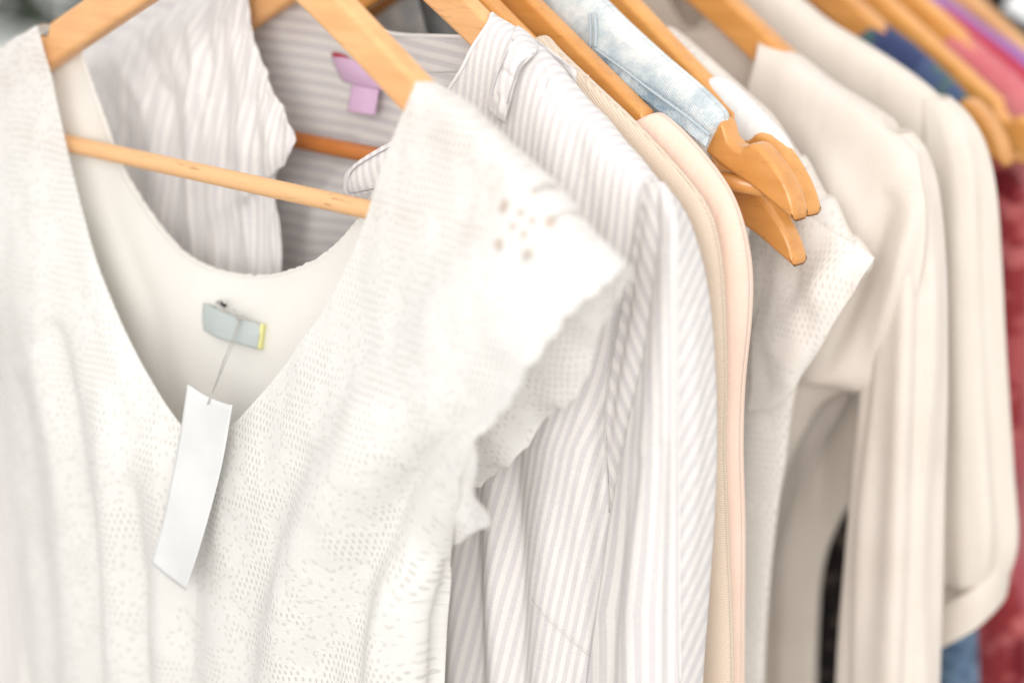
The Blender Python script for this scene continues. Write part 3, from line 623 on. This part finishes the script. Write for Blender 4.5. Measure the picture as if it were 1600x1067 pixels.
# folded collar point that shows above the hanger bar
cpt = [Yrow([(640,208),(612,222),(582,238),(556,255),(541,271)], [.056,.052,.048,.046,.047]), Yrow([(640,240),(612,250),(582,260),(556,272),(539,284)], [.055,.050,.046,.044,.046]),
       Yrow([(640,270),(612,275),(582,283),(558,291),(539,298)], [.055,.050,.046,.044,.046]), Yrow([(640,296),(612,297),(584,301),(562,305),(545,309)], [.055,.051,.047,.046,.048])]
gCp = patch(cpt, 50, 36, [], [(0.001, 60, 60, 3)], sfun=lambda x, y, P: (P[..., 0]+0.22*(P[..., 2]-1.35))/PER)
cp = link('collar_point', grids_mesh('collar_point', [gCp]), M['stripe'], sb, 0.0012)
line('stitching', [(634,217,.0535),(584,244,.0462),(556,262,.044),(546,276,.0443),(545,296,.0442),(552,301,.0445),(584,295,.0452),(612,291,.0492)], 0.00035, M['stitch'], cp, 70)
# shoulder tab
tb = [Yrow([(808,44),(818,50),(830,60),(843,73)], [.0895,.0895,.0895,.0895]), Yrow([(800,62),(812,67),(824,75),(836,84)], [.0735,.0732,.0732,.0735]), Yrow([(786,92),(796,96),(806,100),(815,104)], [.0665,.0657,.0657,.0665]),
      Yrow([(774,120),(784,124),(794,129),(804,133)], [.0637,.0624,.0624,.0637]), Yrow([(767,150),(776,155),(786,160),(796,164)], [.0615,.060,.060,.0615]), Yrow([(764,172),(771,178),(780,185),(788,192)], [.0625,.060,.060,.0625])]
gT = patch(tb, 30, 60, [([(784,108),(797,118),(806,126)], 4, -0.0014), ([(778,150),(770,175)], 4, -0.0022), ([(786,160),(780,185)], 3, 0.0018)], [(0.0012, 90, 60, 8)], pre=(0.005, 0.010), sfun=lambda x, y, P: (P[..., 0]+0.12*P[..., 2])/PER+0.4)
tbo = link('shoulder_tab', grids_mesh('shoulder_tab', [gT]), M['stripe'], sb, 0.0014)
line('stitching', [(803,62,.0722),(789,92,.0652),(777,120,.0622),(770,150,.0600)], 0.00036, M['stitch'], tbo, 40)
line('stitching', [(833,83,.0722),(812,103,.0652),(801,132,.0622),(793,162,.0600)], 0.00036, M['stitch'], tbo, 40)
# sleeve: recessed triangle at the armhole, front face, outer side
tri = [Yrow([(1008,286),(1022,284),(1040,286)], [.072,.070,.071]), Yrow([(999,330),(1018,330),(1045,335)], [.070,.0665,.067]), Yrow([(985,400),(1010,400),(1050,405)], [.069,.065,.065]), Yrow([(966,500),(1000,500),(1045,505)], [.068,.064,.066]),
       Yrow([(951,600),(980,600),(1030,605)], [.068,.064,.068]), Yrow([(947,680),(970,690),(1010,700)], [.068,.066,.069]), Yrow([(953,800),(975,800),(1000,805)], [.068,.068,.070]), Yrow([(953,1290),(975,1290),(1000,1290)], [.068,.068,.070])]
gA = patch(tri, 36, 120, [([(1003,330),(985,450),(960,600),(950,700)], 7, -0.002)], [(0.0015, 50, 14, 31)], sfun=lambda x, y, P: (x-0.40*y)/17.0)
cen = [Yrow([(1012,277),(1028,283),(1042,293)], [.073,.071,.072]), Yrow([(1030,345),(1043,342),(1055,342)], [.065,.062,.063]), Yrow([(1026,430),(1043,425),(1058,422)], [.062,.058,.059]), Yrow([(1011,530),(1037,525),(1058,522)], [.060,.055,.057]),
       Yrow([(985,655),(1024,650),(1059,648)], [.060,.053,.056]), Yrow([(955,795),(1010,790),(1060,788)], [.060,.052,.056]), Yrow([(936,930),(1000,930),(1061,930)], [.060,.051,.056]), Yrow([(916,1067),(990,1067),(1062,1067)], [.060,.051,.057]), Yrow([(890,1290),(985,1290),(1061,1290)], [.060,.051,.057])]
gF = patch(cen, 60, 170, [([(1040,400),(1020,600),(995,800),(985,1000),(980,1200)], 14, 0.002), ([(1000,720),(975,850),(955,1000),(945,1200)], 12, -0.0025), ([(1035,700),(1030,900),(1028,1200)], 9, -0.0018)], [(0.0014, 60, 8, 33)], sfun=lambda x, y, P: (x+(1060-x)*np.clip((y-650)/900, 0, 0.34)*1.0-0.16*np.clip(1020-x, 0, 99)*0.2)/13.5)
sid = [Yrow([(1042,293),(1048,300),(1057,309),(1050,306)], [.072,.078,.087,.100]), Yrow([(1055,342),(1067,346),(1079,352),(1072,352)], [.063,.074,.086,.100]), Yrow([(1058,422),(1081,425),(1101,430),(1093,430)], [.059,.071,.086,.100]), Yrow([(1058,522),(1089,522),(1114,525),(1104,525)], [.057,.071,.087,.100]),
       Yrow([(1059,648),(1092,648),(1120,650),(1108,650)], [.056,.071,.087,.100]), Yrow([(1060,788),(1092,788),(1117,790),(1104,790)], [.056,.071,.086,.099]), Yrow([(1061,930),(1088,930),(1108,930),(1096,930)], [.056,.069,.084,.097]), Yrow([(1062,1067),(1081,1067),(1097,1067),(1086,1067)], [.057,.068,.081,.094]), Yrow([(1061,1290),(1074,1290),(1086,1290),(1076,1290)], [.057,.067,.078,.09])]
gD = patch(sid, 60, 170, [([(1085,500),(1088,700),(1080,900)], 14, 0.0015)], [(0.0012, 40, 9, 35)], sfun=lambda x, y, P: (y+2.25*(x-1058))/36.0)
slv = link('sleeve', grids_mesh('sleeve', [gA, gF, gD]), M['stripe'], sb, 0.0006)
line('seam', [(1043,293,.0715),(1056,342,.0625),(1059,422,.0585),(1059,522,.0565),(1060,648,.0555),(1061,788,.0555),(1062,930,.0555),(1063,1067,.0565)], 0.00045, M['white'], slv, 80)
line('seam', [(1006,290,.071),(998,330,.069),(984,400,.068),(965,500,.067),(950,600,.067),(946,680,.067),(952,800,.067)], 0.00045, M['thread'], slv, 80)
gLs = sleeve_grid([(-70,180,.085,.010,.008),(-95,300,.082,.028,.016),(-60,600,.080,.045,.02),(-20,900,.078,.055,.022),(0,1290,.078,.060,.024)], sper=PER, seed=4)
link('sleeve', grids_mesh('sleeve', [gLs]), M['stripe'], sb, 0.0006)
# lilac label
lb = link('neck_label', grids_mesh('neck_label', [patch([Yrow([(518,87),(545,92),(575,100),(600,106)], [0.1007,0.0982,0.0972,0.0992]), Yrow([(526,108),(548,113),(578,120),(604,124)], [0.1002,0.0962,0.0952,0.0982]), Yrow([(537,128),(556,133),(582,138),(606,142)], [0.1002,0.0972,0.0962,0.0982])], 24, 12)]), M['lilac'], sb, 0.0006)
link('label_tail', grids_mesh('label_tail', [patch([Yrow([(551,133),(570,136),(592,141)], [0.0972,0.0957,0.0962]), Yrow([(547,153),(567,157),(589,161)], [0.0952,0.0937,0.0952]), Yrow([(543,174),(563,178),(585,181)], [0.0942,0.0927,0.0942])], 16, 12)]), M['lilac'], lb, 0.0006)
link('label_edge', grids_mesh('label_edge', [patch([Yrow([(520,82),(532,84),(545,90)], [0.1012,0.1002,0.1000]), Yrow([(518,88),(532,91),(548,95)], [0.1004,0.0992,0.0987])], 10, 6)]), M['red_tape'], lb, 0.0006)

# ------------------------------------------------------------------ the garments behind
bg_ = empty('beige_top', (0, 0.115, Z0-0.06), 'beige twill top squeezed between the striped blouse and the peach blouse', 'top')
bo = hung_body(0.115, [(850,60),(862,55),(884,78),(936,127),(1000,187),(1074,266),(1116,324),(1134,385),(1142,470),(1145,600),(1143,700),(1148,850),(1154,1000),(1157,1290)], 0.011, 0.10, 0.03, seed=2, fold=0.003)
add_body(bg_, bo, M['beige'])
line('seam', [(919,118,.104),(917,128,.1045),(922,142,.105)], 0.0005, M['beige'], bg_, 20)
pk = empty('peach_blouse', (0, 0.138, Z0-0.09), 'plain peach pink blouse with a soft rounded shoulder beside the beige top', 'blouse')
po = hung_body(0.138, [(1020,192),(1034,175),(1052,181),(1086,212),(1131,265),(1159,312),(1175,366),(1183,430),(1181,500),(1171,600),(1168,700),(1171,820),(1170,1000),(1169,1290)], 0.013, 0.05, 0.03, seed=5, fold=0.003)
add_body(pk, po, M['peach'])

dn = empty('denim_shirt', (0, 0.160, Z0-0.05), 'pale washed denim sleeveless shirt with a darker yoke seam', 'shirt')
do = hung_body(0.160, [(868,-78),(900,-48),(953,-2),(986,30),(1046,84),(1098,128),(1133,161),(1146,182),(1136,210),(1120,250),(1108,310),(1104,450),(1110,700),(1115,1290)], 0.012, 0.10, 0.015, seed=7, fold=0.004)
add_body(dn, do, M['denim'])
yk = patch([Yrow([(926,72),(968,102),(1020,140),(1070,176),(1110,208)], [0.1490,0.1475,0.1465,0.1465,0.1475]), Yrow([(920,88),(960,120),(1012,160),(1062,197),(1104,230)], [0.1470,0.1455,0.1445,0.1445,0.1455])], 60, 14, [], [(0.0016, 150, 150, 3)])
yo = link('yoke_band', grids_mesh('yoke_band', [yk]), M['denim_seam'], dn, 0.0016)
line('stitching', [(928,76,0.1465),(970,106,0.1450),(1020,144,0.1440),(1070,180,0.1440),(1108,211,0.1455)], 0.0006, M['denim_seam'], yo, 60)
line('seam', [(929,20,0.1515),(931,48,0.1500),(930,74,0.1485)], 0.0008, M['denim_seam'], dn, 24)
line('seam', [(921,20,0.1515),(923,48,0.1500),(922,74,0.1485)], 0.0007, M['denim_seam'], dn, 24)

wt = empty('white_top', (0, 0.2, Z0-0.08), 'bright white sleeveless top on the hanger behind the denim shirt', 'top')
wo = hung_body(0.208, [(1098,138),(1110,124),(1130,122),(1162,144),(1200,180),(1232,212),(1246,240),(1226,256),(1200,290),(1180,340),(1166,420),(1160,600),(1160,900),(1160,1290)], 0.011, 0.09, 0.03, seed=9, fold=0.003, yaw=-0.012)
add_body(wt, wo, M['white'])
lt = empty('lace_blouse', (0, 0.232, Z0-0.08), 'cream lace blouse with pointed cap sleeve behind the bare hanger tips', 'blouse')
lo = hung_body(0.232, [(1034,52),(1048,42),(1064,48),(1120,95),(1180,148),(1216,181),(1256,240),(1268,246),(1297,302),(1312,310),(1336,362),(1350,372),(1370,402),(1364,424),(1338,448),(1300,492),(1266,560),(1246,640),(1236,720),(1222,810),(1205,1000),(1196,1290)], 0.012, 0.05, 0.02, seed=11, fold=0.006)
link('front_panel', grids_mesh('front_panel', [lo[0]]), M['lace_cream'], lt); link('back_panel', grids_mesh('back_panel', [lo[1]]), M['cream'], lt, 0.0006)
gct = patch([Yrow([(1205,300),(1255,330),(1308,368),(1366,404)], [.222,.220,.221,.230]), Yrow([(1195,420),(1240,430),(1288,436),(1344,440)], [.216,.212,.210,.212]), Yrow([(1180,520),(1215,520),(1260,520),(1312,490)], [.214,.208,.206,.210]), Yrow([(1170,640),(1200,638),(1232,615),(1262,570)], [.214,.208,.208,.212])], 50, 50, [([(1330,400),(1250,480),(1200,560)], 24, 0.004)], [(0.004, 60, 40, 5)])
link('cap_sleeve', grids_mesh('cap_sleeve', [gct]), M['lace_cream'], lt)

ba = empty('cream_blouse', (0, 0.29, Z0-0.08), 'cream long sleeved blouse whose sleeve hangs in front of the cuffed one', 'blouse')
fA = [Yrow([(1188,50),(1240,80),(1300,122),(1360,164),(1402,196),(1426,222)], [.297]*6), Yrow([(1180,90),(1235,112),(1296,148),(1356,190),(1400,222),(1434,258)], [.277,.277,.277,.277,.278,.280]),
      Yrow([(1150,200),(1210,220),(1278,250),(1342,285),(1396,310),(1448,335)], [.272,.270,.268,.268,.270,.276]), Yrow([(1110,390),(1175,395),(1245,405),(1315,420),(1375,435),(1436,450)], [.268,.265,.262,.262,.266,.274]),
      Yrow([(1100,540),(1165,545),(1225,555),(1290,575),(1340,585),(1392,596)], [.266,.262,.259,.260,.268,.276]), Yrow([(1100,600),(1160,602),(1205,606),(1250,608),(1280,608),(1304,612)], [.266,.262,.259,.262,.270,.279]),
      Yrow([(1095,680),(1150,680),(1190,680),(1220,680),(1242,680),(1256,678)], [.266,.262,.260,.264,.272,.280]), Yrow([(1090,850),(1140,850),(1165,850),(1185,850),(1198,850),(1206,850)], [.266,.262,.260,.264,.272,.280]), Yrow([(1090,1290),(1130,1290),(1150,1290),(1168,1290),(1178,1290),(1184,1290)], [.266,.262,.260,.264,.272,.280])]
gFA = patch(fA, 90, 120, [([(1396,150),(1412,185),(1428,222)], 8, -0.006), ([(1385,196),(1405,205),(1428,214)], 6, -0.004), ([(1300,280),(1280,420),(1250,520)], 34, 0.007), ([(1390,320),(1340,450),(1290,570)], 20, -0.007), ([(1430,330),(1400,450),(1370,540)], 18, 0.006), ([(1250,200),(1330,330),(1350,420)], 22, 0.003), ([(1230,330),(1215,470)], 18, -0.004)], [(0.004, 20, 8, 41)], pre=(0.005, 0.010))
link('front_panel', grids_mesh('front_panel', [gFA]), M['cream'], ba, 0.0007)
bA = hung_body(0.296, [(1180,20),(1240,78),(1300,122),(1360,163),(1410,200),(1440,260),(1420,450),(1330,620),(1260,760),(1200,1000),(1190,1290)], 0.006, 0.03, 0.02, seed=13)
link('back_panel', grids_mesh('back_panel', [bA[1]]), M['cream'], ba, 0.0007)
gA2 = sleeve_grid([(1404,205,.290,.007,.006),(1414,235,.289,.010,.010),(1420,300,.287,.0135,.013),(1420,430,.284,.017,.016),(1414,600,.282,.019,.018),(1402,760,.281,.021,.018),(1394,920,.281,.023,.019),(1388,1080,.281,.025,.019),(1384,1290,.281,.026,.019)], nv=90, nu=72, fold=0.22, seed=3, k=4)
link('sleeve', grids_mesh('sleeve', [gA2]), M['cream'], ba, 0.0007)
bb = empty('ivory_blouse', (0, 0.345, Z0-0.08), 'ivory blouse with full sleeve gathered into a buttoned cuff', 'blouse')
oB = hung_body(0.345, [(1172,-60),(1215,-32),(1262,0),(1302,32),(1365,70),(1430,112),(1476,150),(1500,188),(1502,260),(1480,450),(1420,640),(1350,760),(1300,860),(1285,1000),(1280,1290)], 0.012, 0.04, 0.02, seed=15, fold=0.005)
add_body(bb, oB, M['ivory'])
gB2 = sleeve_grid([(1462,152,.345,.008,.007),(1478,180,.345,.0125,.0105),(1491,225,.345,.0160,.0140),(1497,290,.345,.0185,.0160),(1499,400,.344,.0205,.018),(1503,560,.343,.022,.019),(1508,720,.342,.024,.020),(1512,830,.342,.025,.021),(1512,890,.342,.020,.018),(1508,912,.342,.0125,.0115)], nv=90, nu=72, fold=0.12, seed=6, k=5)
sB = link('sleeve', grids_mesh('sleeve', [gB2]), M['ivory'], bb, 0.0007)
gCf = sleeve_grid([(1512,905,.342,.0195,.018),(1512,925,.342,.0205,.019),(1511,950,.342,.0205,.019),(1510,972,.342,.0195,.018)], nv=16, nu=48, fold=0.02, seed=2)
gCf[0][..., 2] += 0.75*(gCf[0][..., 0]-gCf[0][..., 0].mean())+0.45*(gCf[0][..., 1]-0.342)
cf = link('cuff', grids_mesh('cuff', [gCf]), M['ivory'], sB, 0.0015)

hanger(0.412, 0.17, 'blurred brown hanger of the blue and green print shirt', M['wood_dark'], M['wood_dark'], dz=-0.048, barz=-0.1)
bl = empty('print_shirt', (0, 0.412, Z0-0.08), 'blurred navy blue and green print shirt behind the ivory blouse', 'shirt')
add_body(bl, hung_body(0.412, [(1372,46),(1384,36),(1406,48),(1444,76),(1502,130),(1546,186),(1566,222),(1546,254),(1500,320),(1400,440),(1300,600),(1250,900),(1240,1290)], 0.012, 0.05, 0.02, nv=60, nu=44, seed=17), M['blue'])
dsk = empty('dark_dress', (0, 0.385, Z0-0.2), 'dark printed dress glimpsed in the gap under the cream sleeve', 'dress')
add_body(dsk, hung_body(0.385, [(1180,330),(1230,420),(1270,520),(1310,640),(1340,760),(1352,900),(1358,1100),(1360,1290)], 0.010, 0.03, 0.02, nv=50, nu=40, seed=31, fold=0.006), M['blackprint'])
dj = empty('denim_jacket', (0, 0.40, Z0-0.1), 'dark blue denim jacket showing below the ivory cuff', 'jacket')
link('sleeve', grids_mesh('sleeve', [sleeve_grid([(1440,400,.39,.012,.01),(1455,700,.39,.018,.012),(1466,950,.39,.022,.013),(1470,1100,.39,.023,.013),(1472,1290,.39,.023,.013)], nv=50, nu=30, seed=9)]), M['jeans'], dj, 0.001)
link('sleeve_lining', grids_mesh('sleeve_lining', [sleeve_grid([(1420,700,.38,.010,.006),(1440,950,.38,.010,.006),(1442,1290,.38,.010,.006)], nv=30, nu=24, seed=9)]), M['blackprint'], dj, 0.001)
rd = empty('red_dress', (0, 0.46, Z0-0.1), 'dusky red patterned dress hanging at the right edge', 'dress')
add_body(rd, hung_body(0.46, [(1400,60),(1470,140),(1530,205),(1580,255),(1606,300),(1612,420),(1604,650),(1592,760),(1580,820),(1590,900),(1612,1000),(1625,1290)], 0.012, 0.05, 0.02, nv=70, nu=50, seed=19, fold=0.008), M['red'])
hanger(0.445, 0.19, 'first of two blurred tan hangers crossing above the blue print shirt', M['wood'], M['wood'], dz=-0.050, barz=-0.11)
hanger(0.475, 0.19, 'second of two blurred tan hangers, holding the pink top', M['wood'], M['wood'], dz=-0.049, barz=-0.11)
rs_ = empty('pink_top', (0, 0.477, Z0-0.08), 'blurred pale pink top at the right edge above the red dress', 'top')
add_body(rs_, hung_body(0.475, [(1498,66),(1512,50),(1560,86),(1612,132),(1650,190),(1668,300),(1664,600),(1660,1290)], 0.010, 0.05, 0.02, nv=60, nu=44, seed=21), M['rose'])
cs = empty('crimson_top', (0, 0.505, Z0-0.08), 'blurred crimson top behind the pale pink one', 'top')
add_body(cs, hung_body(0.506, [(1474,8),(1490,16),(1530,44),(1600,98),(1650,150),(1690,300),(1690,1290)], 0.010, 0.05, 0.02, nv=50, nu=40, seed=27), M['crimson'])
pu = empty('purple_top', (0, 0.545, Z0-0.08), 'blurred purple top near the upper right corner', 'top')
add_body(pu, hung_body(0.540, [(1440,-26),(1464,-16),(1500,8),(1548,42),(1610,84),(1670,140),(1690,300),(1690,1290)], 0.010, 0.05, 0.02, nv=50, nu=40, seed=23), M['purple'])
hanger(0.578, 0.2, 'blurred light brown hanger arm next to the purple top', M['wood_matte'], M['wood'], dz=-0.081)
bt = empty('black_jacket', (0, 0.64, Z0-0.06), 'out of focus black jacket last on the rail', 'jacket')
add_body(bt, hung_body(0.645, [(1440,-100),(1480,-60),(1560,10),(1640,60),(1720,130),(1760,220),(1770,500),(1770,1290)], 0.02, 0.05, 0.01, nv=50, nu=40, seed=25), M['black'])
